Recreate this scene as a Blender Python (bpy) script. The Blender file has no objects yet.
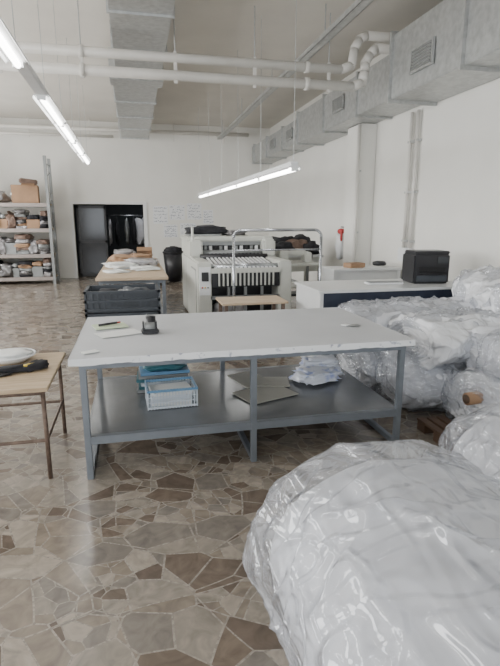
import bpy, bmesh, math, random
from mathutils import Vector, Matrix, noise, Euler
random.seed(7)

# ---------------------------------------------------------------- materials
def new_mat(name):
    m = bpy.data.materials.new(name); m.use_nodes = True
    nt = m.node_tree; b = nt.nodes['Principled BSDF']
    return m, nt, b

def mat(name, col, rough=0.5, metal=0.0, var=0.08, scale=8.0, bump=0.0, bscale=40.0, coat=0.0, emit=None, es=0.0, spec=0.5):
    m, nt, b = new_mat(name)
    b.inputs['Roughness'].default_value = rough
    b.inputs['Metallic'].default_value = metal
    b.inputs['Specular IOR Level'].default_value = spec
    if coat: 
        b.inputs['Coat Weight'].default_value = coat
        b.inputs['Coat Roughness'].default_value = 0.12
    tc = nt.nodes.new('ShaderNodeTexCoord')
    n = nt.nodes.new('ShaderNodeTexNoise'); n.inputs['Scale'].default_value = scale
    n.inputs['Detail'].default_value = 4
    nt.links.new(tc.outputs['Object'], n.inputs['Vector'])
    r = nt.nodes.new('ShaderNodeValToRGB')
    r.color_ramp.elements[0].position = 0.3; r.color_ramp.elements[1].position = 0.7
    r.color_ramp.elements[0].color = (*[max(0, c*(1-var)) for c in col], 1)
    r.color_ramp.elements[1].color = (*[min(1, c*(1+var)) for c in col], 1)
    nt.links.new(n.outputs['Fac'], r.inputs['Fac'])
    nt.links.new(r.outputs['Color'], b.inputs['Base Color'])
    if bump:
        n2 = nt.nodes.new('ShaderNodeTexNoise'); n2.inputs['Scale'].default_value = bscale
        n2.inputs['Detail'].default_value = 5
        nt.links.new(tc.outputs['Object'], n2.inputs['Vector'])
        bp = nt.nodes.new('ShaderNodeBump'); bp.inputs['Strength'].default_value = bump
        bp.inputs['Distance'].default_value = 0.02
        nt.links.new(n2.outputs['Fac'], bp.inputs['Height'])
        nt.links.new(bp.outputs['Normal'], b.inputs['Normal'])
    if emit:
        b.inputs['Emission Color'].default_value = (*emit, 1)
        b.inputs['Emission Strength'].default_value = es
    return m

def mat_floor():
    m, nt, b = new_mat('palladiana_marble')
    N=nt.nodes.new; Lk=nt.links.new
    def math_(op,a,c=None,val=None):
        n=N('ShaderNodeMath'); n.operation=op; Lk(a,n.inputs[0])
        if c is not None: Lk(c,n.inputs[1])
        if val is not None: n.inputs[1].default_value=val
        return n.outputs[0]
    tc = N('ShaderNodeTexCoord')
    mp = N('ShaderNodeMapping'); mp.inputs['Scale'].default_value = (1.0, 1.0, 0.0); mp.inputs['Rotation'].default_value=(0,0,.5)
    Lk(tc.outputs['Object'], mp.inputs['Vector'])
    wn=N('ShaderNodeTexNoise'); wn.inputs['Scale'].default_value=1.2; wn.inputs['Detail'].default_value=0
    Lk(mp.outputs['Vector'],wn.inputs['Vector'])
    vs_=N('ShaderNodeVectorMath'); vs_.operation='SCALE'; vs_.inputs['Scale'].default_value=.22; Lk(wn.outputs['Color'],vs_.inputs[0])
    va=N('ShaderNodeVectorMath'); va.operation='ADD'; Lk(mp.outputs['Vector'],va.inputs[0]); Lk(vs_.outputs[0],va.inputs[1])
    fl=N('ShaderNodeVectorMath'); fl.operation='MULTIPLY'; fl.inputs[1].default_value=(1,1.3,0); Lk(va.outputs[0],fl.inputs[0])
    def vor(scale,feat,off):
        o=N('ShaderNodeVectorMath'); o.operation='ADD'; o.inputs[1].default_value=(off,off*.7,0); Lk(fl.outputs[0],o.inputs[0])
        v=N('ShaderNodeTexVoronoi'); v.feature=feat; v.inputs['Scale'].default_value=scale; v.voronoi_dimensions='2D'
        Lk(o.outputs[0],v.inputs['Vector']); return v
    A=vor(4.2,'F1',0); Ae=vor(4.2,'DISTANCE_TO_EDGE',0)
    C=vor(9.0,'F1',3.3); Ce=vor(9.0,'DISTANCE_TO_EDGE',3.3)
    D=vor(2.7,'F1',7.1); De=vor(2.7,'DISTANCE_TO_EDGE',7.1)
    sA=N('ShaderNodeSeparateColor'); Lk(A.outputs['Color'],sA.inputs[0])
    sC=N('ShaderNodeSeparateColor'); Lk(C.outputs['Color'],sC.inputs[0])
    sD=N('ShaderNodeSeparateColor'); Lk(D.outputs['Color'],sD.inputs[0])
    sub=math_('GREATER_THAN',sA.outputs[1],val=.60)
    key=math_('FRACT',math_('ADD',math_('ADD',sA.outputs[0],sD.outputs[0]),math_('MULTIPLY',sC.outputs[0],sub)))
    r = N('ShaderNodeValToRGB'); cr = r.color_ramp; cr.interpolation = 'CONSTANT'
    cols = [(0.0,(.150,.118,.092)),(0.12,(.215,.180,.146)),(0.34,(.255,.225,.190)),(0.5,(.19,.168,.146)),(0.66,(.310,.272,.228)),(0.78,(.225,.188,.152)),(0.91,(.125,.098,.078))]
    cr.elements[0].position = 0; cr.elements[0].color = (*cols[0][1],1)
    cr.elements[1].position = cols[1][0]; cr.elements[1].color = (*cols[1][1],1)
    for p,c in cols[2:]:
        el = cr.elements.new(p); el.color = (*c,1)
    Lk(key, r.inputs['Fac'])
    n = N('ShaderNodeTexNoise'); n.inputs['Scale'].default_value = 9; n.inputs['Detail'].default_value = 9
    n.inputs['Distortion'].default_value = 1.4
    Lk(tc.outputs['Object'], n.inputs['Vector'])
    nr = N('ShaderNodeValToRGB')
    nr.color_ramp.elements[0].position=.3; nr.color_ramp.elements[0].color=(.72,.72,.72,1)
    nr.color_ramp.elements[1].position=.72; nr.color_ramp.elements[1].color=(1.24,1.23,1.21,1)
    Lk(n.outputs['Fac'], nr.inputs['Fac'])
    mx = N('ShaderNodeMix'); mx.data_type='RGBA'; mx.blend_type='MULTIPLY'; mx.inputs[0].default_value=1
    Lk(r.outputs['Color'], mx.inputs[6]); Lk(nr.outputs['Color'], mx.inputs[7])
    ja=math_('LESS_THAN',Ae.outputs['Distance'],val=.021)
    jb=math_('MULTIPLY',math_('LESS_THAN',Ce.outputs['Distance'],val=.028),sub)
    jd=math_('LESS_THAN',De.outputs['Distance'],val=.012)
    j=math_('MAXIMUM',math_('MAXIMUM',ja,jb),jd)
    n3 = N('ShaderNodeTexVoronoi'); n3.inputs['Scale'].default_value = 80
    Lk(mp.outputs['Vector'], n3.inputs['Vector'])
    jr = N('ShaderNodeValToRGB')
    jr.color_ramp.elements[0].color=(.19,.165,.14,1); jr.color_ramp.elements[1].color=(.36,.325,.28,1)
    Lk(n3.outputs['Color'], jr.inputs['Fac'])
    mx2 = N('ShaderNodeMix'); mx2.data_type='RGBA'
    Lk(j, mx2.inputs[0]); Lk(mx.outputs[2], mx2.inputs[6]); Lk(jr.outputs['Color'], mx2.inputs[7])
    Lk(mx2.outputs[2], b.inputs['Base Color'])
    rr = N('ShaderNodeMapRange'); rr.inputs[3].default_value=.13; rr.inputs[4].default_value=.30
    n4 = N('ShaderNodeTexNoise'); n4.inputs['Scale'].default_value=2.5
    Lk(tc.outputs['Object'], n4.inputs['Vector'])
    Lk(n4.outputs['Fac'], rr.inputs[0]); Lk(rr.outputs[0], b.inputs['Roughness'])
    b.inputs['Specular IOR Level'].default_value=.65
    return m

def crease_bump(nt,sc,strength,dist,width=.05):
    """thin random fold lines, as in creased polythene"""
    N=nt.nodes.new; Lk=nt.links.new
    tc=N('ShaderNodeTexCoord'); outs=[]
    for k,(s,rot,st) in enumerate([(1,(.3,.5,.7),(1,.3,.8)),(1.6,(1.1,.2,-.6),(.3,1,.9)),(2.4,(.2,1.0,.3),(.8,.35,1))]):
        mp=N('ShaderNodeMapping'); mp.inputs['Rotation'].default_value=rot; mp.inputs['Scale'].default_value=st; mp.inputs['Location'].default_value=(k*3.7,k,0)
        Lk(tc.outputs['Object'],mp.inputs['Vector'])
        n=N('ShaderNodeTexNoise'); n.inputs['Scale'].default_value=sc*s; n.inputs['Detail'].default_value=1; n.inputs['Roughness'].default_value=.5; Lk(mp.outputs[0],n.inputs['Vector'])
        a=N('ShaderNodeMath'); a.operation='SUBTRACT'; a.inputs[1].default_value=.5; Lk(n.outputs['Fac'],a.inputs[0])
        c=N('ShaderNodeMath'); c.operation='ABSOLUTE'; Lk(a.outputs[0],c.inputs[0])
        mr=N('ShaderNodeMapRange'); mr.interpolation_type='SMOOTHSTEP'; mr.inputs[1].default_value=0; mr.inputs[2].default_value=width; mr.inputs[3].default_value=.7/s; mr.inputs[4].default_value=0; Lk(c.outputs[0],mr.inputs[0])
        add=N('ShaderNodeMath'); add.operation='MULTIPLY_ADD'; add.inputs[1].default_value=1.5/s; Lk(n.outputs['Fac'],add.inputs[0]); Lk(mr.outputs[0],add.inputs[2])
        outs.append(add.outputs[0])
    t=outs[0]
    for o in outs[1:]:
        q=N('ShaderNodeMath'); q.operation='ADD'; Lk(t,q.inputs[0]); Lk(o,q.inputs[1]); t=q.outputs[0]
    bp=N('ShaderNodeBump'); bp.inputs['Strength'].default_value=strength; bp.inputs['Distance'].default_value=dist
    Lk(t,bp.inputs['Height']); return bp.outputs['Normal']

def mat_plastic(name, col, rough=.3, coat=.5, bump=.6, sc=4.0, dist=.02):
    m, nt, b = new_mat(name)
    b.inputs['Base Color'].default_value=(*col,1); b.inputs['Roughness'].default_value=rough
    b.inputs['Coat Weight'].default_value=coat; b.inputs['Coat Roughness'].default_value=.1
    nn=crease_bump(nt,sc,bump,dist); nt.links.new(nn,b.inputs['Normal']); nt.links.new(nn,b.inputs['Coat Normal'])
    return m

def mat_film():
    m, nt, b = new_mat('clear_plastic_film')
    nt.nodes.remove(b); out=nt.nodes['Material Output']
    N=nt.nodes.new; Lk=nt.links.new
    nn=crease_bump(nt,3.4,.75,.035,.06)
    tr=N('ShaderNodeBsdfTransparent'); tr.inputs['Color'].default_value=(.975,.98,.99,1)
    df=N('ShaderNodeBsdfDiffuse'); df.inputs['Color'].default_value=(.80,.82,.87,1); Lk(nn,df.inputs['Normal'])
    m0=N('ShaderNodeMixShader'); m0.inputs[0].default_value=.20; Lk(tr.outputs[0],m0.inputs[1]); Lk(df.outputs[0],m0.inputs[2])
    gl=N('ShaderNodeBsdfGlossy'); gl.inputs['Color'].default_value=(.97,.98,1,1); gl.inputs['Roughness'].default_value=.13; Lk(nn,gl.inputs['Normal'])
    lw=N('ShaderNodeFresnel'); lw.inputs['IOR'].default_value=1.5; Lk(nn,lw.inputs['Normal'])
    mr=N('ShaderNodeMapRange'); mr.inputs[1].default_value=.0; mr.inputs[2].default_value=1; mr.inputs[3].default_value=.07; mr.inputs[4].default_value=.65; Lk(lw.outputs[0],mr.inputs[0])
    mx=N('ShaderNodeMixShader'); Lk(mr.outputs[0],mx.inputs[0]); Lk(m0.outputs[0],mx.inputs[1]); Lk(gl.outputs[0],mx.inputs[2])
    Lk(mx.outputs[0],out.inputs['Surface'])
    return m

def mat_speckle(name, base, spot, scale, thr, rough=.6, wid=.05):
    m, nt, b = new_mat(name); b.inputs['Roughness'].default_value=rough
    tc = nt.nodes.new('ShaderNodeTexCoord')
    n = nt.nodes.new('ShaderNodeTexNoise'); n.inputs['Scale'].default_value=scale; n.inputs['Detail'].default_value=3
    nt.links.new(tc.outputs['Object'], n.inputs['Vector'])
    r = nt.nodes.new('ShaderNodeValToRGB'); r.color_ramp.elements[0].position=thr; r.color_ramp.elements[1].position=thr+wid
    r.color_ramp.elements[0].color=(*base,1); r.color_ramp.elements[1].color=(*spot,1)
    nt.links.new(n.outputs['Fac'], r.inputs['Fac']); nt.links.new(r.outputs['Color'], b.inputs['Base Color'])
    return m

def mat_wood(name, c1, c2, rough=.5):
    m, nt, b = new_mat(name); b.inputs['Roughness'].default_value=rough
    tc = nt.nodes.new('ShaderNodeTexCoord')
    mp = nt.nodes.new('ShaderNodeMapping'); mp.inputs['Scale'].default_value=(1,9,9)
    nt.links.new(tc.outputs['Object'], mp.inputs['Vector'])
    n = nt.nodes.new('ShaderNodeTexNoise'); n.inputs['Scale'].default_value=4; n.inputs['Detail'].default_value=6
    nt.links.new(mp.outputs['Vector'], n.inputs['Vector'])
    r = nt.nodes.new('ShaderNodeValToRGB'); r.color_ramp.elements[0].color=(*c1,1); r.color_ramp.elements[1].color=(*c2,1)
    r.color_ramp.elements[0].position=.3; r.color_ramp.elements[1].position=.7
    nt.links.new(n.outputs['Fac'], r.inputs['Fac']); nt.links.new(r.outputs['Color'], b.inputs['Base Color'])
    return m

M_wall = mat('wall_paint',(.76,.75,.71),.75,var=.03,scale=1.5,bump=.1,bscale=60)
M_ceil = mat('ceiling_paint',(.65,.62,.565),.85,var=.05,scale=1.2)
M_floor = mat_floor()
M_trim = mat('trim_paint',(.74,.74,.73),.45,var=.02)
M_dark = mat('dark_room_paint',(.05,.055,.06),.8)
M_galv = mat('galvanized_sheet',(.48,.49,.485),.42,.65,var=.14,scale=14)
M_pipe = mat('white_pipe_paint',(.66,.64,.60),.4,var=.05,scale=5)
M_steelgrey = mat('grey_table_steel',(.18,.20,.225),.38,.35,var=.08,scale=10)
M_shelf = mat('grey_shelf_sheet',(.16,.17,.18),.22,.35,var=.10,scale=6)
M_cover = mat('table_cover_sheet',(.53,.54,.56),.55,var=.04,scale=3)
M_edge = mat_speckle('cover_edge_print',(.70,.71,.72),(.32,.34,.40),22,.60,.6,.08)
M_rust = mat('rusty_tube',(.15,.105,.08),.55,.4,var=.3,scale=30)
M_ply = mat_wood('plywood_board',(.38,.28,.17),(.52,.40,.27))
M_ply2 = mat_wood('pale_board',(.44,.32,.21),(.56,.44,.31))
M_card = mat('cardboard',(.34,.21,.125),.8,var=.12,scale=4)
M_black = mat('black_plastic',(.015,.015,.018),.4,var=.2)
M_blackcloth = mat('black_fabric',(.02,.02,.024),.9,var=.4,scale=12,bump=.4,bscale=15)
M_bluegrey = mat('charcoal_crate_plastic',(.046,.054,.066),.5,var=.12)
M_machine = mat('machine_enamel',(.56,.565,.52),.35,var=.04)
M_mgrey = mat('machine_grey',(.24,.25,.25),.4,.3,var=.1)
M_chrome = mat('chrome_tube',(.46,.48,.51),.25,.9,var=.05)
M_navy = mat('navy_laminate',(.022,.030,.052),.35,var=.1)
M_ctop = mat('counter_laminate',(.62,.63,.63),.3,var=.03)
M_foam = mat_plastic('white_foam_roll',(.74,.75,.79),.5,.1,.45,2.6,.025)
M_wrap = mat_plastic('wrapped_white_plastic',(.76,.77,.80),.35,.3,.6,3.4,.03)
M_film = mat_film()
M_teal = mat('teal_folder',(.03,.13,.16),.5,var=.2,scale=20)
M_white = mat('white_plastic',(.75,.76,.77),.4,var=.03)
M_basket = mat('pale_grey_basket_plastic',(.56,.61,.66),.4,var=.04)
M_rim = mat('blue_basket_rim',(.12,.26,.42),.4,var=.04)
M_paper = mat('paper_sheet',(.74,.75,.73),.7,var=.03)
M_greenp = mat('pale_green_pad',(.54,.62,.44),.7,var=.04)
M_greyboard = mat('grey_cardboard_sheet',(.36,.35,.31),.7,var=.08)
M_red = mat('red_cap',(.42,.03,.03),.5)
M_yellow = mat('yellow_plastic',(.6,.42,.05),.4)
M_blueprint = mat_speckle('blue_print_plastic',(.66,.69,.76),(.28,.34,.60),11,.52,.3,.12)
M_scrib = mat_speckle('handwritten_sheet',(.78,.79,.80),(.50,.52,.55),24,.60,.6,.03)
M_ink = mat('marker_ink',(.10,.12,.20),.6)
M_tube = mat('fluorescent_tube',(1,1,1),.4,emit=(1,.99,.95),es=14.0)
M_brown = mat('brown_wood_post',(.10,.06,.038),.6,var=.2)
M_shirt = mat('jacket_cloth',(.55,.55,.58),.9,var=.1,bump=.3)
M_winpane = mat('bright_window_pane',(.8,.85,.9),.3,emit=(.85,.92,1),es=2.5)
M_bagdark = mat('shrinkwrapped_goods',(.10,.095,.095),.3,var=.9,scale=7,coat=.6,bump=.7,bscale=12)
M_baglight = mat('bagged_light_goods',(.34,.33,.34),.3,var=.5,scale=7,coat=.6,bump=.7,bscale=12)
M_brownbag = mat('brown_textile',(.16,.105,.08),.7,var=.4,scale=9,bump=.5,bscale=14)
M_beam = mat('rack_beam_paint',(.30,.26,.24),.5)

# ---------------------------------------------------------------- builder
class B:
    def __init__(s): s.v=[]; s.f=[]; s.fm=[]; s.sm=[]; s.mats=[]
    def mi(s,m):
        if m not in s.mats: s.mats.append(m)
        return s.mats.index(m)
    def raw(s,vs,fs,m,smooth=False):
        o=len(s.v); s.v+= [tuple(p) for p in vs]; k=s.mi(m)
        for f in fs: s.f.append(tuple(i+o for i in f)); s.fm.append(k); s.sm.append(smooth)
    def bm(s,bm,m,M=None,smooth=False):
        if M is not None: bmesh.ops.transform(bm,matrix=M,verts=bm.verts)
        bm.verts.ensure_lookup_table(); bm.verts.index_update()
        s.raw([v.co.copy() for v in bm.verts],[[v.index for v in f.verts] for f in bm.faces],m,smooth); bm.free()
    def box(s,c,d,m,rot=(0,0,0),bev=0.0):
        t=bmesh.new(); bmesh.ops.create_cube(t,size=1)
        bmesh.ops.scale(t,vec=d,verts=t.verts)
        if bev>0: bmesh.ops.bevel(t,geom=list(t.edges),offset=min(bev,min(d)*.45),segments=2,affect='EDGES')
        s.bm(t,m,Matrix.Translation(c)@Euler(rot).to_matrix().to_4x4())
    def b2(s,a,b,m,bev=0.0):
        s.box([(a[i]+b[i])/2 for i in range(3)],[abs(b[i]-a[i]) for i in range(3)],m,bev=bev)
    def cyl(s,p0,p1,r,m,seg=14,r2=None):
        p0=Vector(p0);p1=Vector(p1);d=p1-p0
        t=bmesh.new(); bmesh.ops.create_cone(t,cap_ends=True,segments=seg,radius1=r,radius2=r if r2 is None else r2,depth=d.length)
        s.bm(t,m,Matrix.Translation((p0+p1)/2)@d.to_track_quat('Z','Y').to_matrix().to_4x4(),smooth=seg>8)
    def tube(s,pts,r,m,seg=12):
        for a,b in zip(pts[:-1],pts[1:]): s.cyl(a,b,r,m,seg)
        for p in pts[1:-1]:
            t=bmesh.new(); bmesh.ops.create_uvsphere(t,u_segments=seg,v_segments=8,radius=r)
            s.bm(t,m,Matrix.Translation(p),smooth=True)
    def ring(s,c,R,r,m,axis='Z',n=24,k=8):
        vs=[];fs=[]
        for i in range(n):
            a=2*math.pi*i/n
            for j in range(k):
                b=2*math.pi*j/k; x=(R+r*math.cos(b))*math.cos(a); y=(R+r*math.cos(b))*math.sin(a); z=r*math.sin(b)
                p=(x,y,z) if axis=='Z' else ((x,z,y) if axis=='Y' else (z,x,y))
                vs.append((p[0]+c[0],p[1]+c[1],p[2]+c[2]))
                fs.append((i*k+j,((i+1)%n)*k+j,((i+1)%n)*k+(j+1)%k,i*k+(j+1)%k))
        s.raw(vs,fs,m,True)
    def blob(s,c,d,m,amp=.2,freq=2.0,seed=0,sub=3,zmin=None,rz=0,sq=.8):
        t=bmesh.new(); bmesh.ops.create_icosphere(t,subdivisions=sub,radius=1)
        R=Matrix.Rotation(rz,3,'Z')
        for v in t.verts:
            n=v.co.normalized()
            k=1+amp*noise.noise(n*freq+Vector((seed*3.1,seed,0)))+amp*.6*noise.noise(n*freq*2.7+Vector((seed,7,0)))+amp*.4*noise.noise(n*freq*6+Vector((seed,3,0)))
            p=n; p=Vector([math.copysign(abs(q)**sq,q) for q in p])*k
            p=R@Vector((p.x*d[0],p.y*d[1],p.z*d[2]))+Vector(c)
            if zmin is not None and p.z<zmin: p.z=zmin
            v.co=p
        s.bm(t,m,smooth=True)
    def roll(s,c,ang,L,rx,rz,m,amp=.012,seed=0,nu=96,nv=60,corner=.12,zmin=0.004,wr=3.0,crease=1.0,spiral=0.0,wob=1.0):
        """soft roll of batting / film sleeve: horizontal axis at angle ang from +X"""
        c=Vector(c); R=Euler((0,0,ang)).to_matrix()
        prof=[]; kd=26; kc=8
        rc=corner
        for i in range(kd): prof.append((-L/2,(1-rc/max(rx,.01))*i/kd))
        for i in range(kc+1):
            t=(math.pi/2)*i/kc; prof.append((-L/2+rc*(1-math.cos(t)),(1-rc/rx)+(rc/rx)*math.sin(t)))
        x0=-L/2+rc
        for i in range(1,nv): prof.append((x0+(L-2*rc)*i/nv,1.0))
        for q in list(prof[:kd+kc+1])[::-1]: prof.append((-q[0],q[1]))
        n_=len(prof); vs=[];fs=[]
        for j,(ax,ra) in enumerate(prof):
            side=-1 if j<n_/2 else 1
            for i in range(nu):
                a=2*math.pi*i/nu
                ny,nz=math.cos(a),math.sin(a)
                q=Vector((ax*wr,ny*ra*rx*wr,nz*ra*rz*wr))+Vector((seed*5.3,seed*1.7,seed))
                q2=q+noise.noise_vector(q*.8)*.5
                w=noise.noise(q*.6)*1.8*wob
                f1=1-min(1,abs(noise.noise(Vector((q2.x*.6,q2.y*1.2,q2.z*1.2))))*4)
                f2=1-min(1,abs(noise.noise(Vector((q2.x*1.6,q2.y*.8,q2.z*.8))+Vector((9,2,4))))*4)
                w+=crease*(f1*f1*.8+f2*f2*.5)
                p=Vector((ax,ny*rx*ra,nz*rz*ra))
                body=min(1,max(0,(ra-.5)*2))
                p+=Vector((0,ny,nz))*w*amp*body
                p.x+=side*w*amp*(1-body*.8)*(1 if ra>0 else 0)
                if spiral and ra<.93: p.x+=side*spiral*math.sin(2*math.pi*(ra*9)+a)*min(1,ra*6)
                p=R@p+c
                if p.z<zmin: p.z=zmin
                vs.append(p)
        for j in range(n_-1):
            for i in range(nu):
                fs.append((j*nu+i,j*nu+(i+1)%nu,(j+1)*nu+(i+1)%nu,(j+1)*nu+i))
        s.raw(vs,fs,m,True)
    def make(s,name):
        me=bpy.data.meshes.new(name); me.from_pydata(s.v,[],s.f); me.update()
        for m in s.mats: me.materials.append(m)
        me.polygons.foreach_set('material_index',s.fm); me.polygons.foreach_set('use_smooth',s.sm)
        bm_=bmesh.new(); bm_.from_mesh(me); bmesh.ops.recalc_face_normals(bm_,faces=bm_.faces); bm_.to_mesh(me); bm_.free()
        o=bpy.data.objects.new(name,me); bpy.context.scene.collection.objects.link(o)
        xs=[v.co.x for v in me.vertices]; ys=[v.co.y for v in me.vertices]; zs=[v.co.z for v in me.vertices]
        c=Vector(((min(xs)+max(xs))/2,(min(ys)+max(ys))/2,min(zs)))
        me.transform(Matrix.Translation(-c)); o.location=c
        return o

# ---------------------------------------------------------------- room shell
XL,XR,YB,YN,ZC=-5.0,4.0,14.95,-3.5,4.2
ZT=4.195
b=B(); b.b2((XL-.15,YN-.15,-.12),(XR+.15,18.2,0),M_floor); b.make('floor')
b=B(); b.b2((XL-.15,YN-.15,ZC),(XR+.15,YB+.15,ZC+.15),M_ceil); b.make('ceiling')
DX0,DX1,DZ=-1.6,.3,2.04
b=B()
b.b2((XL,YB,0),(DX0,YB+.15,ZC),M_wall); b.b2((DX1,YB,0),(XR,YB+.15,ZC),M_wall); b.b2((DX0,YB,DZ),(DX1,YB+.15,ZC),M_wall)
b.make('wall_back')
b=B(); b.b2((XR,YN-.15,0),(XR+.15,YB+.15,ZC),M_wall); b.make('wall_right')
b=B(); b.b2((3.72,8.1,0),(4.0,8.65,3.15),M_wall,.01); b.make('wall_pillar')
wins=[(-2.2,.6),(2.0,4.8),(6.2,9.0),(10.4,13.2)]
b=B(); b.b2((XL-.15,YN,0),(XL,YB,1.0),M_wall); b.b2((XL-.15,YN,3.4),(XL,YB,ZC),M_wall)
ys=[YN]+[q for w in wins for q in w]+[YB]
for i in range(0,len(ys),2): b.b2((XL-.15,ys[i],1.0),(XL,ys[i+1],3.4),M_wall)
b.make('wall_left')
for k,(a,c) in enumerate(wins):
    b=B()
    b.b2((XL-.13,a,1.0),(XL-.11,c,3.4),M_winpane)
    for y in (a+.04,(a+c)/2,c-.04): b.b2((XL-.11,y-.035,1.0),(XL-.04,y+.035,3.4),M_trim)
    for z in (1.04,2.6,3.36): b.b2((XL-.11,a,z-.035),(XL-.04,c,z+.035),M_trim)
    b.make('window_%d'%(k+1))
b=B(); b.b2((XL,YN-.15,0),(-3,YN,ZC),M_wall); b.b2((3,YN-.15,0),(XR,YN,ZC),M_wall)
b.b2((-3,YN-.15,3.4),(3,YN,ZC),M_wall); b.b2((-3,YN-.15,0),(3,YN,.6),M_wall); b.make('wall_near')
b=B(); b.b2((-3,YN-.12,.6),(3,YN-.1,3.4),M_winpane)
for x in (-2.96,-1.5,0,1.5,2.96): b.b2((x-.04,YN-.1,.6),(x+.04,YN-.03,3.4),M_trim)
for z in (.64,2.3,3.36): b.b2((-3,YN-.1,z-.04),(3,YN-.03,z+.04),M_trim)
b.make('window_5')
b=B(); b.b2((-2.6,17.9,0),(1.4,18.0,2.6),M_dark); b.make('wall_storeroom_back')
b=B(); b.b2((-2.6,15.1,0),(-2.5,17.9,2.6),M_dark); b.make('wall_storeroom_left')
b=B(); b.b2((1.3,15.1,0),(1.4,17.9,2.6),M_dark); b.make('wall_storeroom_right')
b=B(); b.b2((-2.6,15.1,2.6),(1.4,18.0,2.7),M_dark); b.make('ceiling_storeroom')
b=B(); 
b.b2((DX0-.07,YB-.03,0),(DX0,YB,DZ+.07),M_trim); b.b2((DX1,YB-.03,0),(DX1+.1,YB,DZ+.07),M_trim); b.b2((DX0,YB-.03,DZ),(DX1,YB,DZ+.07),M_trim)
b.make('trim_1')
b=B(); b.b2((DX1+.1,YB-.015,0),(XR,YB,.1),M_mgrey); b.make('baseboard_back')
b=B(); b.b2((XR-.015,8.7,0),(XR,YB-.02,.1),M_mgrey); b.make('baseboard_right')
b=B(); 
x0,x1,y=-1.55,-.75,15.25
b.b2((x0,y,.02),(x0+.06,y+.04,2.0),M_black); b.b2((x1-.06,y,.02),(x1,y+.04,2.0),M_black)
for z in (.05,1.0,1.97): b.b2((x0,y,z-.04),(x1,y+.04,z+.04),M_black)
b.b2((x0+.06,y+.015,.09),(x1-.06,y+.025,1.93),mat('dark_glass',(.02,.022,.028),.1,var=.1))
b.make('door_1')
b=B()
for x in (-1.25,.85): b.cyl((x,16.6,.0),(x,16.6,1.75),.02,M_chrome); b.cyl((x,16.3,.02),(x,16.9,.02),.02,M_chrome)
b.cyl((-1.25,16.6,1.75),(.85,16.6,1.75),.018,M_chrome)
for i,(x,mm) in enumerate([(-.9,M_blackcloth),(-.72,M_baglight),(-.5,M_blackcloth),(-.2,M_mgrey),(.02,M_blackcloth),(.16,M_shirt),(.38,M_shirt)]):
    b.blob((x,16.6,1.25),(.07,.24,.40),mm,.25,2,i,3,rz=.9 if mm is M_shirt else 0)
    b.tube([(x,16.6,1.6),(x,16.6,1.77)],.006,M_chrome,6)
b.make('clothes_rail')

# ---------------------------------------------------------------- ceiling services
def duct(b,a,c,step,m=M_galv):
    b.b2(a,c,m,.008)
    y=a[1]+.02
    while y<c[1]:
        b.b2((a[0]-.025,y-.018,a[2]-.025),(c[0]+.025,y+.018,c[2]+.02),m); y+=step
b=B()
duct(b,(-.14,1.0,3.74),(.52,8.6,4.05),1.25)
duct(b,(-.2,8.6,3.70),(.5,14.4,4.05),1.4)
b.b2((-.24,8.35,3.66),(.56,8.75,4.08),M_galv,.01)
for y in (2,5,7.8,10.5,13.5):
    b.b2((-.17,y-.015,3.9),(-.15,y+.015,ZT),M_galv); b.b2((.53,y-.015,3.9),(.55,y+.015,ZT),M_galv)
b.make('ceiling_air_duct')
b=B()
def vent(b,x,y,z,w,h):
    b.b2((x-.02,y-w/2,z-h/2),(x,y+w/2,z+h/2),M_mgrey,.004)
    n=7
    for i in range(n):
        zz=z-h/2+h*(i+.5)/n
        b.box((x-.025,y,zz),(.03,w*.9,.008),M_galv,rot=(0,.6,0))
    b.b2((x-.03,y-w/2-.02,z+h/2-.01),(x,y+w/2+.02,z+h/2+.015),M_galv); b.b2((x-.03,y-w/2-.02,z-h/2-.015),(x,y+w/2+.02,z-h/2+.01),M_galv)
    b.b2((x-.03,y-w/2-.02,z-h/2),(x,y-w/2,z+h/2),M_galv); b.b2((x-.03,y+w/2,z-h/2),(x,y+w/2+.02,z+h/2),M_galv)
b.b2((3.32,-1.0,3.12),(3.99,6.5,3.88),M_galv,.01)
for y in (-.9,.6,2.1,3.4,4.9,6.4): b.b2((3.28,y-.02,3.08),(3.99,y+.02,3.92),M_galv)
b.b2((3.40,6.5,3.16),(3.99,10.6,3.74),M_galv,.01)
for y in (7.6,9.0,10.5): b.b2((3.37,y-.02,3.13),(3.99,y+.02,3.77),M_galv)
b.b2((3.46,10.6,3.20),(3.99,14.9,3.68),M_galv,.01)
for y in (11.8,13.2,14.6): b.b2((3.43,y-.02,3.17),(3.99,y+.02,3.71),M_galv)
vent(b,3.31,5.65,3.42,.42,.24); vent(b,3.39,8.3,3.46,.4,.2); vent(b,3.45,11.2,3.44,.4,.2); vent(b,3.45,12.6,3.44,.4,.2)
vent(b,3.31,2.8,3.42,.42,.24)
b.make('wall_air_duct')
b=B(); Y=6.75; zu,zl=3.54,3.34
b.tube([(-2.2,Y,zu),(2.78,Y,zu),(2.92,Y,zu+.06),(2.95,Y,3.80),(3.02,Y,3.92),(3.12,Y,3.97),(3.98,Y,3.97)],.058,M_pipe)
b.tube([(-2.2,Y,zl),(2.95,Y,zl),(3.08,Y,zl+.06),(3.11,Y,zl+.2),(3.11,Y,3.64),(3.18,Y,3.75),(3.26,Y,3.83),(3.98,Y,3.83)],.062,M_pipe)
b.tube([(-2.2,Y,zu),(-2.2,Y,ZT)],.058,M_pipe); b.tube([(-2.2,Y,zl),(-2.35,Y,zl),(-2.35,Y,ZT)],.066,M_pipe)
for x in (-1.4,-.5,.6,1.6,2.6):
    b.b2((x-.02,Y-.02,zl-.09),(x+.02,Y-.0,zu+.07),M_pipe); b.cyl((x,Y,zu),(x,Y,ZT),.008,M_galv,6)
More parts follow.
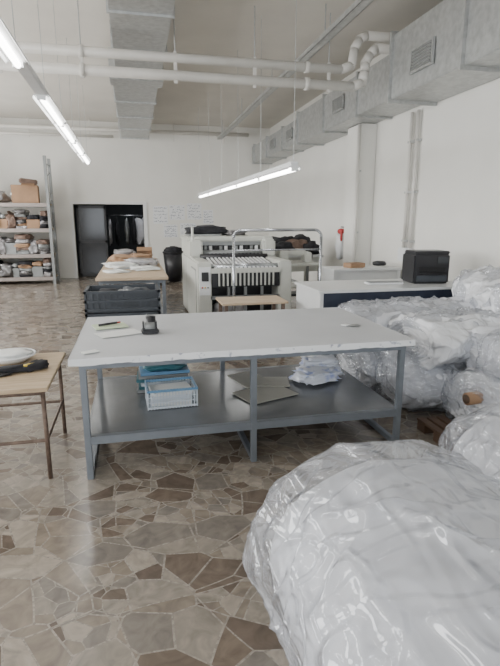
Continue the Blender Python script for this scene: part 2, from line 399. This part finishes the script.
for x in (-.5,2.3): b.cyl((x-.03,Y,zl),(x+.03,Y,zl),.08,M_pipe); b.cyl((x-.03,Y,zu),(x+.03,Y,zu),.072,M_pipe)
b.make('overhead_pipes')
b=B()
b.tube([(-4.9,14.65,3.95),(3.3,14.65,3.95)],.05,M_pipe); b.tube([(-4.9,14.65,3.78),(-.4,14.65,3.78)],.035,M_pipe)
for x in (-4,-2.5,-1,1.2,2.6): b.cyl((x,14.65,3.7),(x,14.65,ZT),.012,M_pipe,6)
b.make('heating_pipes')
b=B()
b.b2((2.38,.5,3.78),(2.5,14.5,3.79),M_galv); b.b2((2.38,.5,3.78),(2.39,14.5,3.84),M_galv); b.b2((2.49,.5,3.78),(2.5,14.5,3.84),M_galv)
for i in range(6):
    y=1.5+i*2.5; b.cyl((2.44,y,3.79),(2.44,y,ZT),.008,M_galv,6)
b.make('cable_tray')

def trunk(name,p0,p1,segs,w=.1):
    b=B(); p0=Vector(p0); p1=Vector(p1); d=(p1-p0); L=d.length; ang=math.atan2(d.y,d.x)
    mid=(p0+p1)/2
    b.box((mid.x,mid.y,mid.z+.04),(L,w*.75,.06),M_white,rot=(0,0,ang),bev=.006)
    n=Vector((-math.sin(ang),math.cos(ang),0))
    for (a,c) in segs:
        A=p0+d*a; C=p0+d*c; m_=(A+C)/2; l=(C-A).length
        b.box((m_.x,m_.y,m_.z+.012),(l,w*1.0,.012),M_white,rot=(0,0,ang))
        b.cyl(A+Vector((0,0,-.014)),C+Vector((0,0,-.014)),.024,M_tube,12)
        for o in (-1,1):
            q=m_+n*o*w*.55
            b.box((q.x,q.y,q.z+.005),(l,.004,.04),M_white,rot=(o*.7,0,ang))
        for e in (A,C): b.box((e.x,e.y,e.z-.008),(.03,w*.6,.05),M_white,rot=(0,0,ang))
    k=int(L//1.6)+1
    for i in range(k+1):
        q=p0+d*(i+.03)/(k+.06)
        b.cyl((q.x,q.y,q.z+.06),(q.x,q.y,ZT),.0035,M_galv,6)
    return b.make(name)
trunk('fluorescent_light_trunking',(-.76,1.6,2.75),(-.84,11.2,2.75),[(0.0,.15),(.155,.29),(.40,.545),(.55,.69),(.70,.84),(.85,.995)],.13)
trunk('fluorescent_light_trunking',(1.79,5.6,2.17),(1.62,12.6,2.17),[(.0,.2),(.205,.40),(.405,.6),(.605,.8),(.805,.995)],.12)

b=B()
for y in (6.75,6.92): b.cyl((3.95,y,1.15),(3.95,y,3.10),.025,M_pipe); 
for z in (1.3,2.0,2.7): b.b2((3.93,6.7,z-.015),(4.0,6.97,z+.015),M_galv)
b.b2((3.9,6.7,1.0),(3.99,7.0,1.2),M_white,.01)
b.make('wall_conduits')
b=B(); b.tube([(3.67,8.06,.0),(3.67,8.06,3.12)],.03,M_pipe)
for z in (1.4,2.4): b.b2((3.65,8.05,z-.015),(3.73,8.095,z+.015),M_galv)
b.make('drain_pipe')
b=B(); b.blob((3.80,8.95,1.12),(.09,.12,.26),M_white,.25,2,3,3,sq=1); b.blob((3.80,8.93,1.40),(.07,.08,.05),M_red,.2,2,1,3); b.blob((3.76,8.85,1.31),(.02,.03,.1),M_red,.2,2,1,2); b.cyl((4.0,8.95,1.46),(3.79,8.95,1.48),.01,M_black,8)
b.make('wall_hung_overall')

# hand-written charts on the back wall: real ink strokes on sheets
b=B()
for i,(x,z,w,h) in enumerate([(.78,1.75,.42,.5),(1.25,1.82,.44,.42),(1.75,1.85,.42,.46),(1.05,1.3,.4,.36),(1.55,1.32,.45,.4),(2.15,1.7,.3,.4)]):
    b.b2((x-w/2,YB-.012,z-h/2),(x+w/2,YB-.002,z+h/2),M_scrib)
    for q in range(5):
        zz=z+h/2-.06-q*h*.18; xx=x-w*.42
        while xx<x+w*.40:
            l=random.uniform(.02,.06)
            if random.random()<.75: b.box((xx+l/2,YB-.014,zz+random.uniform(-.012,.012)),(l,.003,.013),M_ink,rot=(0,random.uniform(-.9,.9),0))
            xx+=l+random.uniform(.005,.02)
b.make('handwritten_wall_chart')

# ---------------------------------------------------------------- shelving (left back)
b=B()
sx=[-2.05,-3.6,-4.8]
for x in sx:
    for y in (13.75,14.4):
        b.b2((x-.035,y-.035,0),(x+.035,y+.035,3.15),M_mgrey)
    for i in range(9):
        z=.25+i*.34; b.cyl((x,13.78,z),(x,14.37,z+(.17 if i%2 else 0)),.012,M_mgrey,6)
for z in (.14,.72,1.36,1.98):
    b.b2((-4.8,13.72,z-.05),(-2.05,13.77,z+.04),M_beam); b.b2((-4.8,14.38,z-.05),(-2.05,14.43,z+.04),M_mgrey)
    b.b2((-4.8,13.74,z+.0),(-2.05,14.42,z+.03),M_ply)
b.make('storage_rack')
b=B(); sd=0
goods=[M_bagdark,M_baglight,M_brownbag,M_blackcloth,M_bagdark,M_blackcloth,M_card,M_mgrey]
for zi,z in enumerate((.175,.755,1.395)):
    x=-2.14
    while x>-4.55:
        w=random.uniform(.16,.34); sd+=1; kind=random.random(); top=random.uniform(.30,.46)
        if kind<.45:
            zz=z
            while zz<z+top:
                t=random.uniform(.06,.12); mm=random.choice(goods)
                b.blob((x-w/2+random.uniform(-.02,.02),14.05+random.uniform(-.03,.03),zz+t*.5),(w*.58,.28,t*.65),mm,.3,2.4,sd+int(zz*50),3,sq=.5,zmin=z)
                zz+=t*.9
        elif kind<.65:
            h=random.uniform(.2,.34); b.box((x-w/2,14.04,z+h/2+.002),(w*.95,.5,h),random.choice([M_card,M_brownbag,M_mgrey]),rot=(0,0,random.uniform(-.05,.05)),bev=.01)
            b.blob((x-w/2,14.0,z+h+.06),(w*.5,.24,.06),random.choice(goods),.3,2,sd,3,sq=.6)
        else:
            b.blob((x-w/2,14.02,z+top*.45),(w*.62,.3,top*.5),random.choice([M_bagdark,M_baglight,M_brownbag]),.45,2.6,sd,3,zmin=z,sq=.6)
        x-=w*.96
b.make('bagged_textile_goods')
b=B(); b.box((-2.62,14.08,2.24),(.62,.5,.44),M_card,rot=(0,0,.1),bev=.01); b.box((-2.62,13.84,2.24),(.62,.012,.05),M_paper,rot=(0,0,.1))
b.box((-2.5,13.8,2.47),(.3,.2,.01),M_card,rot=(.4,0,.1)); b.box((-2.52,14.0,2.55),(.4,.35,.12),M_brownbag,rot=(0.05,.1,.3),bev=.02); b.make('cardboard_box')
b=B(); b.blob((-3.4,14.05,2.16),(.34,.28,.15),M_baglight,.35,2,9,3,zmin=2.012,sq=.6); b.blob((-3.5,14.0,2.33),(.28,.25,.1),M_brownbag,.3,2,19,3); b.make('wrapped_bundle')

# ---------------------------------------------------------------- main cutting table
TX0,TX1,TY0,TY1,TZ=-.40,1.83,3.0,4.32,.80
b=B()
b.b2((TX0,TY0,TZ-.03),(TX1,TY1,TZ-.003),M_cover,.004)
nx,ny=90,50; vs=[];fs=[]
for j in range(ny+1):
    for i in range(nx+1):
        x=TX0-.012+(TX1-TX0+.024)*i/nx; y=TY0-.012+(TY1-TY0+.024)*j/ny
        z=TZ+.003+.003*noise.noise(Vector((x*3,y*3,0)))
        vs.append((x,y,z))
for j in range(ny):
    for i in range(nx): fs.append((j*(nx+1)+i,j*(nx+1)+i+1,(j+1)*(nx+1)+i+1,(j+1)*(nx+1)+i))
b.raw(vs,fs,M_cover,True)
def skirt(pa,pb,nrm,seed):
    pa=Vector(pa);pb=Vector(pb);nrm=Vector(nrm);N=140;vs=[];fs=[]
    for i in range(N+1):
        p=pa.lerp(pb,i/N); d=(pb-pa).length*i/N
        drop=.040+.009*noise.noise(Vector((d*5,seed,0)))+.004*noise.noise(Vector((d*19,seed,3)))
        for k in range(4):
            f=k/3; off=.012+f*.005+.003*noise.noise(Vector((d*6,seed,f*2)))
            q=p+nrm*off; vs.append((q.x,q.y,TZ+.004-drop*f))
    for i in range(N):
        for k in range(3): a=i*4+k; fs.append((a,a+4,a+5,a+1))
    b.raw(vs,fs,M_edge,True)
skirt((TX0-.012,TY0,0),(TX1+.012,TY0,0),(0,-1,0),1); skirt((TX1,TY0-.01,0),(TX1,TY1+.01,0),(1,0,0),2); skirt((TX0,TY0-.01,0),(TX0,TY1+.01,0),(-1,0,0),3); skirt((TX0-.012,TY1,0),(TX1+.012,TY1,0),(0,1,0),4)
t=.02
zt=TZ-.03
for y in (TY0+.05,TY1-.05): b.b2((TX0+.04,y-t,zt-.045),(TX1-.03,y+t,zt),M_steelgrey)
for x in (TX0+.06,.72,TX1-.05):
    b.b2((x-t+.002,TY0+.05,zt-.043),(x+t-.002,TY1-.05,zt-.002),M_steelgrey)
    for y in (TY0+.05,TY1-.05): b.b2((x-t,y-t-.001,0),(x+t,y+t+.001,zt-.001),M_steelgrey,.004)
    b.b2((x-t+.002,TY0+.05,.005),(x+t-.002,TY1-.05,.045),M_steelgrey,.003)
    b.b2((x-t+.002,TY0+.05,.235),(x+t-.002,TY1-.05,.268),M_steelgrey)
b.b2((TX0+.05,TY0+.075,.27),(TX1-.04,TY1-.075,.285),M_shelf)
b.b2((TX0+.08,TY0+.034,.235),(TX1-.07,TY0+.076,.2855),M_steelgrey); b.b2((TX0+.08,TY1-.076,.235),(TX1-.07,TY1-.034,.2855),M_steelgrey)
b.make('cutting_table')
SZ=.287; TT=TZ+.008
b=B(); b.box((-.21,3.88,TT+.006),(.24,.17,.01),M_greenp,rot=(0,0,.25)); b.box((-.14,3.62,TT+.002),(.30,.18,.003),M_paper,rot=(0,0,.4)); b.make('paper_notepad')
b=B(); b.cyl((-.29,3.84,TT+.022),(-.16,3.92,TT+.022),.009,M_black,10); b.cyl((-.16,3.92,TT+.022),(-.135,3.935,TT+.022),.006,M_red,8); b.make('marker_pen')
b=B(); c=(.08,3.58)
b.box((c[0],c[1],TT+.018),(.12,.075,.034),M_black,rot=(0,0,.1),bev=.008)
b.cyl((c[0]-.035,c[1]+.0,TT+.05),(c[0]+.035,c[1]+.0,TT+.05),.03,M_mgrey,18); b.cyl((c[0]-.036,c[1],TT+.05),(c[0]+.036,c[1],TT+.05),.018,M_black,14)
b.box((c[0]-.045,c[1],TT+.05),(.012,.06,.08),M_black,bev=.004); b.box((c[0]+.045,c[1],TT+.05),(.012,.06,.08),M_black,bev=.004)
b.cyl((c[0]+.01,c[1]+.08,TT),(c[0]+.01,c[1]+.08,TT+.11),.036,M_black,16); b.cyl((c[0]-.01,c[1]+.08,TT+.1),(c[0]-.02,c[1]+.09,TT+.125),.005,M_mgrey,6)
b.make('tape_dispenser')
b=B(); b.box((1.62,3.5,TT+.003),(.09,.05,.004),M_mgrey,rot=(0,0,.2)); b.box((1.56,3.52,TT+.004),(.05,.05,.006),M_white,rot=(0,0,.4)); b.make('paper_label')
b=B(); b.box((-.3,3.12,TT+.003),(.1,.06,.004),M_paper,rot=(0,0,.5)); b.make('paper_slip')
def basket(name,cx,cy,z,w,d,h,rz):
    b=B()
    R=Matrix.Rotation(rz,4,'Z'); T=Matrix.Translation((cx,cy,z))
    def bx(c,s,mm=M_basket):
        t=bmesh.new(); bmesh.ops.create_cube(t,size=1); bmesh.ops.scale(t,vec=s,verts=t.verts); b.bm(t,mm,T@R@Matrix.Translation(c))
    bx((0,0,.006),(w*.94,d*.94,.008))
    for hh,tt,e in ((.012,.014,0),(h*.36,.008,0),(h*.62,.008,0),(h-.010,.016,.006)):
        mm=M_rim if e else M_basket
        for s in (-1,1):
            bx((0,s*d/2,hh),(w+e,.006+e,tt),mm); bx((s*w/2,0,hh),(.006+e,d+e,tt),mm)
    n=16
    for i in range(n+1):
        for s in (-1,1): bx((-w/2+w*i/n,s*d/2,h/2),(.008,.005,h))
    n=10
    for i in range(n+1):
        for s in (-1,1): bx((s*w/2,-d/2+d*i/n,h/2),(.005,.008,h))
    for i in range(5):
        t=bmesh.new(); bmesh.ops.create_cube(t,size=1); bmesh.ops.scale(t,vec=(w*.82,d*.8,.02),verts=t.verts)
        b.bm(t,[M_paper,M_white,M_basket,M_white,M_paper][i],T@R@Matrix.Translation((.0,0,.022+i*.02))@Matrix.Rotation((i-2)*.05,4,'Z'))
    return b.make(name)
basket('plastic_basket',.21,3.54,SZ+.002,.35,.26,.145,.04)
b=B()
for i in range(6):
    b.box((.16+.012*(i%3),3.91,SZ+.013+i*.028),(.38,.26,.024),[M_mgrey,M_teal,M_basket,M_teal,M_mgrey,M_rim][i],rot=(0,0,.04*(i%3-1)),bev=.003)
b.blob((.18,3.89,SZ+.185),(.16,.11,.02),M_teal,.3,2,3,3,sq=.6)
b.make('folder_stack')
b=B()
b.box((.93,3.55,SZ+.008),(.42,.30,.006),M_greyboard,rot=(0,0,.35)); b.box((1.02,3.80,SZ+.016),(.34,.24,.006),M_greyboard,rot=(0,0,-.2)); b.box((.86,3.78,SZ+.055),(.3,.24,.006),M_greyboard,rot=(.22,.1,.6))
b.make('cardboard_sheets')
b=B(); b.blob((1.44,3.80,SZ+.05),(.18,.13,.045),M_blueprint,.35,2,5,4,zmin=SZ+.003,rz=.2,sq=.5); b.blob((1.54,3.98,SZ+.07),(.16,.11,.065),M_blueprint,.4,2,8,4,zmin=SZ+.003,rz=-.2,sq=.5)
b.make('printed_plastic_package')

# ---------------------------------------------------------------- small side table left
b=B()
WX0,WX1,WY0,WY1,WZ=-1.16,-.55,3.05,3.92,.62
b.b2((WX0,WY0,WZ-.025),(WX1,WY1,WZ),M_ply,.004)
for x in (WX0+.06,WX1-.04):
    for y in (WY0+.06,WY1-.1):
        b.cyl((x,y,0),(x,y,WZ-.025),.014,M_rust,10)
    b.cyl((x,WY0+.06,.26),(x,WY1-.1,.26),.011,M_rust,8)
for y in (WY0+.06,WY1-.1):
    b.cyl((WX0+.06,y,WZ-.05),(WX1-.04,y,WZ-.05),.012,M_rust,8); b.cyl((WX0+.06,y,.26),(WX1-.04,y,.26),.011,M_rust,8)
b.make('side_table')
b=B()
cx,cy,z=-.90,3.74,WZ+.002
b.cyl((cx,cy,z),(cx,cy,z+.045),.11,M_white,28,.165); b.ring((cx,cy,z+.045),.165,.007,M_white)
b.blob((cx,cy,z+.05),(.14,.12,.02),M_paper,.3,3,4,3)
b.make('white_dish')
b=B()
cx,cy=-.74,3.44
b.blob((cx-.08,cy-.01,z+.022),(.13,.05,.022),M_blackcloth,.4,2.5,3,3,zmin=z,rz=.25,sq=.7)
b.blob((cx+.06,cy+.03,z+.028),(.08,.045,.028),M_blackcloth,.4,2.5,6,3,zmin=z,rz=.6,sq=.7)
b.blob((cx+.03,cy+.0,z+.042),(.045,.016,.01),M_yellow,.3,2.5,8,3,rz=.5)
b.blob((cx-.17,cy-.09,z+.012),(.09,.03,.012),M_black,.3,2.5,8,3,rz=.1,zmin=z)
b.make('dark_work_gloves')

# ---------------------------------------------------------------- crates behind table
b=B()
cx0,cx1,cy0,cy1=-.60,.27,6.0,6.62
for k in range(3):
    z0=.01+k*.265; z1=z0+.255
    b.b2((cx0+.03,cy0+.03,z0),(cx1-.03,cy1-.03,z0+.02),M_bluegrey)
    for (a,c) in (((cx0+.02,cy0+.02),(cx1-.02,cy0+.035)),((cx0+.02,cy1-.035),(cx1-.02,cy1-.02)),((cx0+.02,cy0+.02),(cx0+.035,cy1-.02)),((cx1-.035,cy0+.02),(cx1-.02,cy1-.02))):
        b.b2((a[0],a[1],z0),(c[0],c[1],z1),M_bluegrey)
    for zz in (z1-.03,z0+.12,z0+.02):
        for (a,c) in (((cx0,cy0),(cx1,cy0+.03)),((cx0,cy1-.03),(cx1,cy1)),((cx0,cy0),(cx0+.03,cy1)),((cx1-.03,cy0),(cx1,cy1))):
            b.b2((a[0],a[1],zz),(c[0],c[1],zz+.03),M_bluegrey)
    for i in range(13):
        x=cx0+.02+(cx1-cx0-.04)*i/12; b.b2((x-.008,cy0+.005,z0),(x+.008,cy0+.03,z1),M_bluegrey)
    for i in range(9):
        y=cy0+.02+(cy1-cy0-.04)*i/8; b.b2((cx0+.005,y-.008,z0),(cx0+.03,y+.008,z1),M_bluegrey)
b.make('plastic_crate_stack')
b=B(); b.blob((-.35,6.3,.70),(.17,.2,.08),M_blackcloth,.3,2,2,3); b.blob((.0,6.3,.70),(.2,.2,.09),M_bluegrey,.3,2,3,3); 
b.blob((-.12,6.2,.70),(.12,.12,.08),M_mgrey,.3,2,3,3);b.make('fabric_scraps')

b=B()
b.b2((-.56,7.35,.76),(.46,11.2,.80),M_ply2,.004)
for y in (7.5,9.3,11.05):
    for x in (-.5,.4): b.b2((x-.025,y-.025,0),(x+.025,y+.025,.76),M_steelgrey)
    b.b2((-.5,y-.02,.70),(.4,y+.02,.76),M_steelgrey)
b.b2((-.5,7.45,.2),(.4,11.1,.22),M_steelgrey)
b.make('work_table')
b=B()
for i,(x,y,w,d,h,rz) in enumerate([(-.22,8.9,.24,.30,.05,.1),(.12,9.4,.26,.3,.07,-.2),(-.18,9.9,.24,.35,.09,.2),(.15,8.5,.22,.22,.03,.3),(-.2,10.5,.2,.3,.13,0),(.12,10.0,.2,.25,.1,.1),(-.3,8.2,.16,.2,.015,.5)]):
    b.blob((x,y,.805+h*.8),(w,d,h*.85),[M_paper,M_baglight,M_card][i%3],.4,2.8,i,3,zmin=.802,rz=rz,sq=.5)
b.make('fabric_pieces')
b=B(); b.box((.2,10.75,.92),(.3,.4,.22),M_card,bev=.006); b.box((.2,10.54,1.03),(.3,.14,.008),M_card,rot=(.5,0,0)); b.make('cardboard_box')
b=B(); bx_,by=1.0,13.5
b.cyl((bx_,by,.02),(bx_,by,.78),.20,M_black,24,.27); b.ring((bx_,by,.78),.27,.02,M_black); b.blob((bx_,by,.82),(.24,.24,.1),M_blackcloth,.3,2,6,3)
b.make('trash_bin')
b=B(); b.blob((.62,12.9,.12),(.16,.2,.12),M_bagdark,.3,2,6,3,zmin=0.003); b.make('refuse_sack')

# ---------------------------------------------------------------- big machine
b=B()
X0,X1=.86,2.26
for (a,c) in ((X0,X0+.2),(X1-.2,X1)):
    b.b2((a,7.1,.02),(c,8.7,1.02),M_machine,.02)
    b.b2((a,8.0,1.02),(c,9.5,1.30),M_machine,.03)
    b.b2((a,8.7,.02),(c,9.5,1.02),M_machine,.02)
b.b2((X0+.02,7.08,.55),(X0+.18,7.1,.95),M_white); b.b2((X0+.05,7.06,.75),(X0+.15,7.09,.88),M_black,.004)
for i in range(3): b.cyl((X0+.06+.04*i,7.07,.66),(X0+.06+.04*i,7.10,.66),.012,[M_red,M_yellow,M_mgrey][i],10)
b.b2((X0-.006,7.3,.12),(X0+.002,7.9,.9),M_mgrey); b.b2((X0-.008,7.32,.14),(X0-.004,7.88,.88),M_machine)
b.b2((X0+.15,8.3,.75),(X1-.15,9.45,1.24),M_machine,.03)
b.b2((X0-.02,8.25,1.26),(X1+.02,9.5,1.34),M_machine,.02)
b.b2((X0+.2,8.28,1.04),(X1-.2,8.31,1.2),M_black)
b.b2((X0+.2,8.22,1.2),(X1-.2,8.30,1.26),M_mgrey)
for i in range(11):
    x=X0+.27+i*.086; b.cyl((x,8.24,1.10),(x,8.24,1.19),.028,[M_mgrey,M_white,M_black][i%3],12)
for (y,z,r,mm) in ((8.13,1.08,.05,M_mgrey),(8.0,1.03,.045,M_black),(8.12,.90,.07,M_chrome),(7.2,.94,.045,M_chrome)):
    b.cyl((X0+.15,y,z),(X1-.15,y,z),r,mm,20)
b.box(((X0+X1)/2,7.55,.955),(X1-X0-.4,.9,.02),M_black,rot=(.10,0,0))
n=15
for i in range(n):
    x=X0+.26+(X1-X0-.52)*i/(n-1)
    b.box((x,7.55,.975),(.03,.92,.018),M_white,rot=(.10,0,0))
    b.box((x+.02,8.0,1.06),(.02,.03,.05),M_black)
b.b2((X0+.18,7.06,.86),(X1-.18,7.1,.93),M_machine,.008)
for i in range(n-1):
    x=X0+.3+(X1-X0-.6)*i/(n-2); b.b2((x-.010,7.04,.68),(x+.010,7.07,.88),M_machine)
b.b2((X0+.2,7.075,.66),(X1-.2,7.09,.88),M_black)
for z in (.18,.5): b.b2((X0+.18,7.12,z-.025),(X1-.18,7.17,z+.025),M_mgrey)
b.b2((X0+.2,7.5,.1),(X1-.2,7.55,.84),M_black)
for x in (X0+.45,(X0+X1)/2,X1-.45): b.b2((x-.02,7.12,.02),(x+.02,7.16,.84),M_mgrey)
b.blob((1.35,7.32,.32),(.25,.12,.12),M_baglight,.3,2,8,3); 
b.b2((X0+.05,8.6,1.34),(X0+.6,9.2,1.37),M_mgrey)
b.tube([(X0+.05,8.1,1.3),(X0+.05,8.1,1.5)],.02,M_machine,8)
b.make('textile_press_machine')
b=B(); b.blob((1.25,8.9,1.42),(.34,.22,.08),M_blackcloth,.4,2,4,3,zmin=1.372,sq=.6); b.blob((1.75,8.9,1.38),(.2,.22,.05),M_bagdark,.4,2,5,3,zmin=1.342,sq=.6); b.make('fabric_heap')
b=B()
for x in (2.40,3.1):
    for y in (8.2,8.8): b.b2((x-.02,y-.02,0),(x+.02,y+.02,.86),M_mgrey)
b.b2((2.36,8.16,.84),(3.14,8.84,.88),M_machine,.006)
b.b2((2.42,8.3,.88),(2.58,8.6,1.10),M_machine,.02); b.b2((2.9,8.35,.88),(3.02,8.6,1.06),M_machine,.02); b.b2((2.52,8.42,1.0),(2.95,8.56,1.08),M_machine,.02)
b.cyl((2.96,8.5,.92),(2.96,8.5,1.0),.012,M_chrome,8); b.cyl((3.02,8.5,.98),(3.06,8.5,.98),.06,M_black,18)
b.b2((2.45,8.3,.3),(3.05,8.7,.34),M_black)
b.make('sewing_machine_table')
b=B(); ry=6.78; xa,xb,zt=1.32,2.58,1.47
arc=[]
for k in range(7):
    a=math.pi-(math.pi/2)*k/6; arc.append((xa+.1+.1*math.cos(a),ry,zt-.1+.1*math.sin(a)))
for k in range(7):
    a=math.pi/2-(math.pi/2)*k/6; arc.append((xb-.1+.1*math.cos(a),ry,zt-.1+.1*math.sin(a)))
b.tube([(xa,ry,.1)]+arc+[(xb,ry,.1)],.02,M_chrome)
b.cyl((xa,ry,.16),(xb,ry,.16),.016,M_chrome); b.cyl((xa,ry,1.2),(xb,ry,1.2),.012,M_chrome)
for x in (xa,xb):
    b.cyl((x,ry-.22,.1),(x,ry+.22,.1),.016,M_chrome)
    for s in (-.2,.2): b.cyl((x-.012,ry+s,.042),(x+.012,ry+s,.042),.04,M_black,14); b.cyl((x,ry+s,.04),(x,ry+s,.1),.008,M_chrome,8)
b.make('garment_rack')
b=B()
b.b2((.93,5.45,.665),(1.70,5.95,.69),M_ply2,.003)
for x in (.98,1.65):
    for y in (5.5,5.9): b.b2((x-.018,y-.018,0),(x+.018,y+.018,.665),M_rust)
for y in (5.5,5.9): b.b2((.98,y-.012,.3),(1.65,y+.012,.33),M_rust)
b.make('small_wooden_table')
b=B()
b.b2((2.62,9.3,.90),(3.6,10.3,.94),M_ctop,.004)
for x in (2.67,3.55):
    for y in (9.35,10.25): b.b2((x-.025,y-.025,0),(x+.025,y+.025,.9),M_machine)
b.b2((2.67,9.36,.62),(3.55,9.4,.9),M_machine); b.b2((2.67,9.4,.3),(3.55,10.2,.32),M_machine)
b.make('packing_desk')
b=B()
for i,(x,y,z,w) in enumerate([(2.85,9.6,1.06,.22),(3.15,9.7,1.10,.26),(3.4,9.6,1.05,.18),(3.0,9.95,1.14,.32),(3.3,9.9,1.16,.22)]): b.blob((x,y,z),(w,.2,.13),M_blackcloth if i!=1 else M_brownbag,.4,2,i,3,zmin=.943)
b.make('dark_clothes_heap')

# ---------------------------------------------------------------- counter and right side desk
b=B()
CX0,CX1,CY0,CY1,CZ=1.86,3.72,4.9,5.75,.88
b.b2((CX0,CY0,CZ-.03),(CX1,CY1,CZ),M_ctop,.005)
b.b2((CX0+.02,CY0+.02,0),(CX0+.06,CY1-.03,CZ-.03),M_ctop,.004)
b.b2((CX1-.06,CY0+.02,0),(CX1-.02,CY1-.03,CZ-.03),M_ctop,.004)
b.b2((CX0+.06,CY0+.03,.06),(CX1-.06,CY0+.06,CZ-.03),M_navy)
b.b2((CX0+.06,CY0+.3,.45),(CX1-.06,CY1-.05,.47),M_ctop)
b.make('sales_counter')
b=B()
b.b2((2.78,6.75,.88),(3.86,7.28,.91),M_ctop,.004)
for x in (2.81,3.83): b.b2((x-.02,6.78,0),(x+.02,7.25,.88),M_ctop)
b.b2((2.83,6.80,.3),(3.81,6.83,.88),M_ctop); b.make('office_desk')
b=B(); b.box((3.2,7.0,.945),(.26,.2,.07),M_card,rot=(0,0,.2),bev=.005); b.box((3.48,7.0,.917),(.3,.21,.01),M_paper,rot=(0,0,-.2)); b.blob((3.66,7.1,.955),(.1,.08,.04),M_black,.2,2,1,3,zmin=.913); b.make('desk_clutter')
b=B(); mx,my=3.36,5.36; rz=-.12
def pb(off,d,m,bev=.006,r=0):
    R=Matrix.Rotation(rz,3,'Z'); o=R@Vector(off); b.box((mx+o.x,my+o.y,CZ+.002+o.z),d,m,rot=(r,0,rz),bev=bev)
pb((0,0,.17),(.43,.36,.34),M_black,.018)
pb((0,-.02,.355),(.41,.33,.035),M_black,.01)
pb((0,-.185,.06),(.36,.012,.07),M_bluegrey,.003)
pb((0,-.182,.16),(.32,.012,.06),mat('printer_slot',(.004,.004,.005),.6),.002)
pb((0,-.205,.125),(.28,.06,.008),M_black,.002)
pb((.12,-.186,.27),(.12,.01,.07),mat('printer_panel',(.05,.055,.06),.2),.002)
for s in (-.16,.16): pb((s,-.1,.005),(.03,.03,.01),M_mgrey,.001)
b.make('office_printer')
b=B(); b.box((2.8,5.3,CZ+.012),(.42,.15,.02),M_white,rot=(0,0,-.1),bev=.004)
for r in range(4):
    for k in range(12): b.box((2.62+k*.032,5.255+r*.03-k*.0032,CZ+.026),(.024,.022,.008),M_mgrey,rot=(0,0,-.1))
b.make('keyboard')

# ---------------------------------------------------------------- foam rolls
b=B()
b.roll((.895,.90,.36),math.radians(88),1.52,.49,.362,M_foam,.018,seed=2,nu=200,nv=120,corner=.13,wr=2.4,crease=.8,spiral=.004)
b.roll((.895,.90,.37),math.radians(88),1.66,.515,.382,M_film,.024,seed=5,nu=280,nv=210,corner=.10,wr=3.2,crease=1.5)
b.make('plastic_wrapped_foam_roll')
b=B()
b.roll((2.02,1.75,.31),math.radians(75),1.0,.46,.30,M_foam,.018,seed=8,nu=140,nv=80,corner=.13,wr=2.4,crease=.8,spiral=.004)
b.roll((2.02,1.75,.32),math.radians(75),1.10,.482,.318,M_film,.024,seed=11,nu=180,nv=120,corner=.1,wr=3.2,crease=1.5)
b.make('plastic_wrapped_foam_roll')
b=B()
rolls=[ # x,y,z,ang,L,rx,rz,mat
 (2.88,4.40,.25,4,1.75,.32,.25,M_wrap),(2.95,3.80,.25,-5,1.6,.33,.25,M_foam),(3.10,3.20,.23,8,1.25,.31,.23,M_wrap),
 (2.86,4.38,.62,-3,1.75,.33,.17,M_foam),(3.00,3.78,.60,5,1.5,.36,.19,M_wrap),(3.20,3.2,.55,-10,1.2,.33,.18,M_foam),
 (3.48,4.00,.88,82,1.3,.30,.22,M_wrap),(3.30,2.60,.26,85,.8,.34,.26,M_wrap),(3.46,3.0,.82,80,.9,.28,.2,M_foam)]
for i,(x,y,z,a,L,rx,rz,mm) in enumerate(rolls):
    b.roll((x,y,z),math.radians(a),L,rx,rz,mm,.034,seed=20+i,nu=120,nv=70,corner=.07,wr=3.4,spiral=.010,crease=1.3)
    b.roll((x,y,z),math.radians(a),L*1.05,rx*1.05,rz*1.06,M_film,.038,seed=60+i,nu=130,nv=90,corner=.06,wr=4.0,crease=1.5)
b.cyl((2.36,3.08,.30),(2.65,3.10,.305),.048,M_card,20); b.cyl((2.35,3.08,.30),(2.37,3.08,.30),.034,M_brown,16)
b.make('foam_roll_pile')
b=B()
for y in (2.80,3.02,3.24): b.b2((2.10,y-.05,.0),(2.34,y+.05,.07),M_brown)
for i in range(3): b.b2((2.10+.085*i,2.74,.07),(2.16+.085*i,3.30,.088),M_brown)
b.make('wooden_pallet')
b=B(); b.b2((2.66,2.50,0),(2.71,2.55,.78),M_brown,.004); b.b2((2.62,2.46,0),(2.75,2.59,.02),M_brown); b.make('wooden_post')

# ---------------------------------------------------------------- lights
def area(name,loc,rot,sx,sy,p,col=(1,1,1)):
    l=bpy.data.lights.new(name,'AREA'); l.shape='RECTANGLE'; l.size=sx; l.size_y=sy; l.energy=p; l.color=col
    o=bpy.data.objects.new(name,l); o.location=loc; o.rotation_euler=rot; bpy.context.scene.collection.objects.link(o); return o
for k,(a,c) in enumerate(wins):
    area('window_daylight',(XL+.03,(a+c)/2,2.2),(0,math.radians(-90),0),2.3,2.7,[95,160,190,190][k],(1,.985,.955))
area('window_daylight',(0,YN+.05,2.0),(math.radians(90),0,0),5.8,2.7,85,(.95,.97,1))
area('storeroom_fill_light',(0,16.0,2.55),(0,0,0),.3,1.0,8,(.95,.97,1))  # added fill light that brightens the hanging jackets, not a fitting in the storeroom
w=bpy.data.worlds.new('world'); bpy.context.scene.world=w; w.use_nodes=True
bg=w.node_tree.nodes['Background']; sky=w.node_tree.nodes.new('ShaderNodeTexSky'); sky.sun_disc=False
w.node_tree.links.new(sky.outputs[0],bg.inputs['Color']); bg.inputs['Strength'].default_value=.3

cam=bpy.data.cameras.new('camera'); co=bpy.data.objects.new('camera',cam); bpy.context.scene.collection.objects.link(co)
cam.sensor_fit='HORIZONTAL'; cam.sensor_width=36; cam.lens=36
co.location=(0,0,1.6); co.rotation_euler=(math.radians(90-12.7),0,-math.radians(12.86))
bpy.context.scene.camera=co
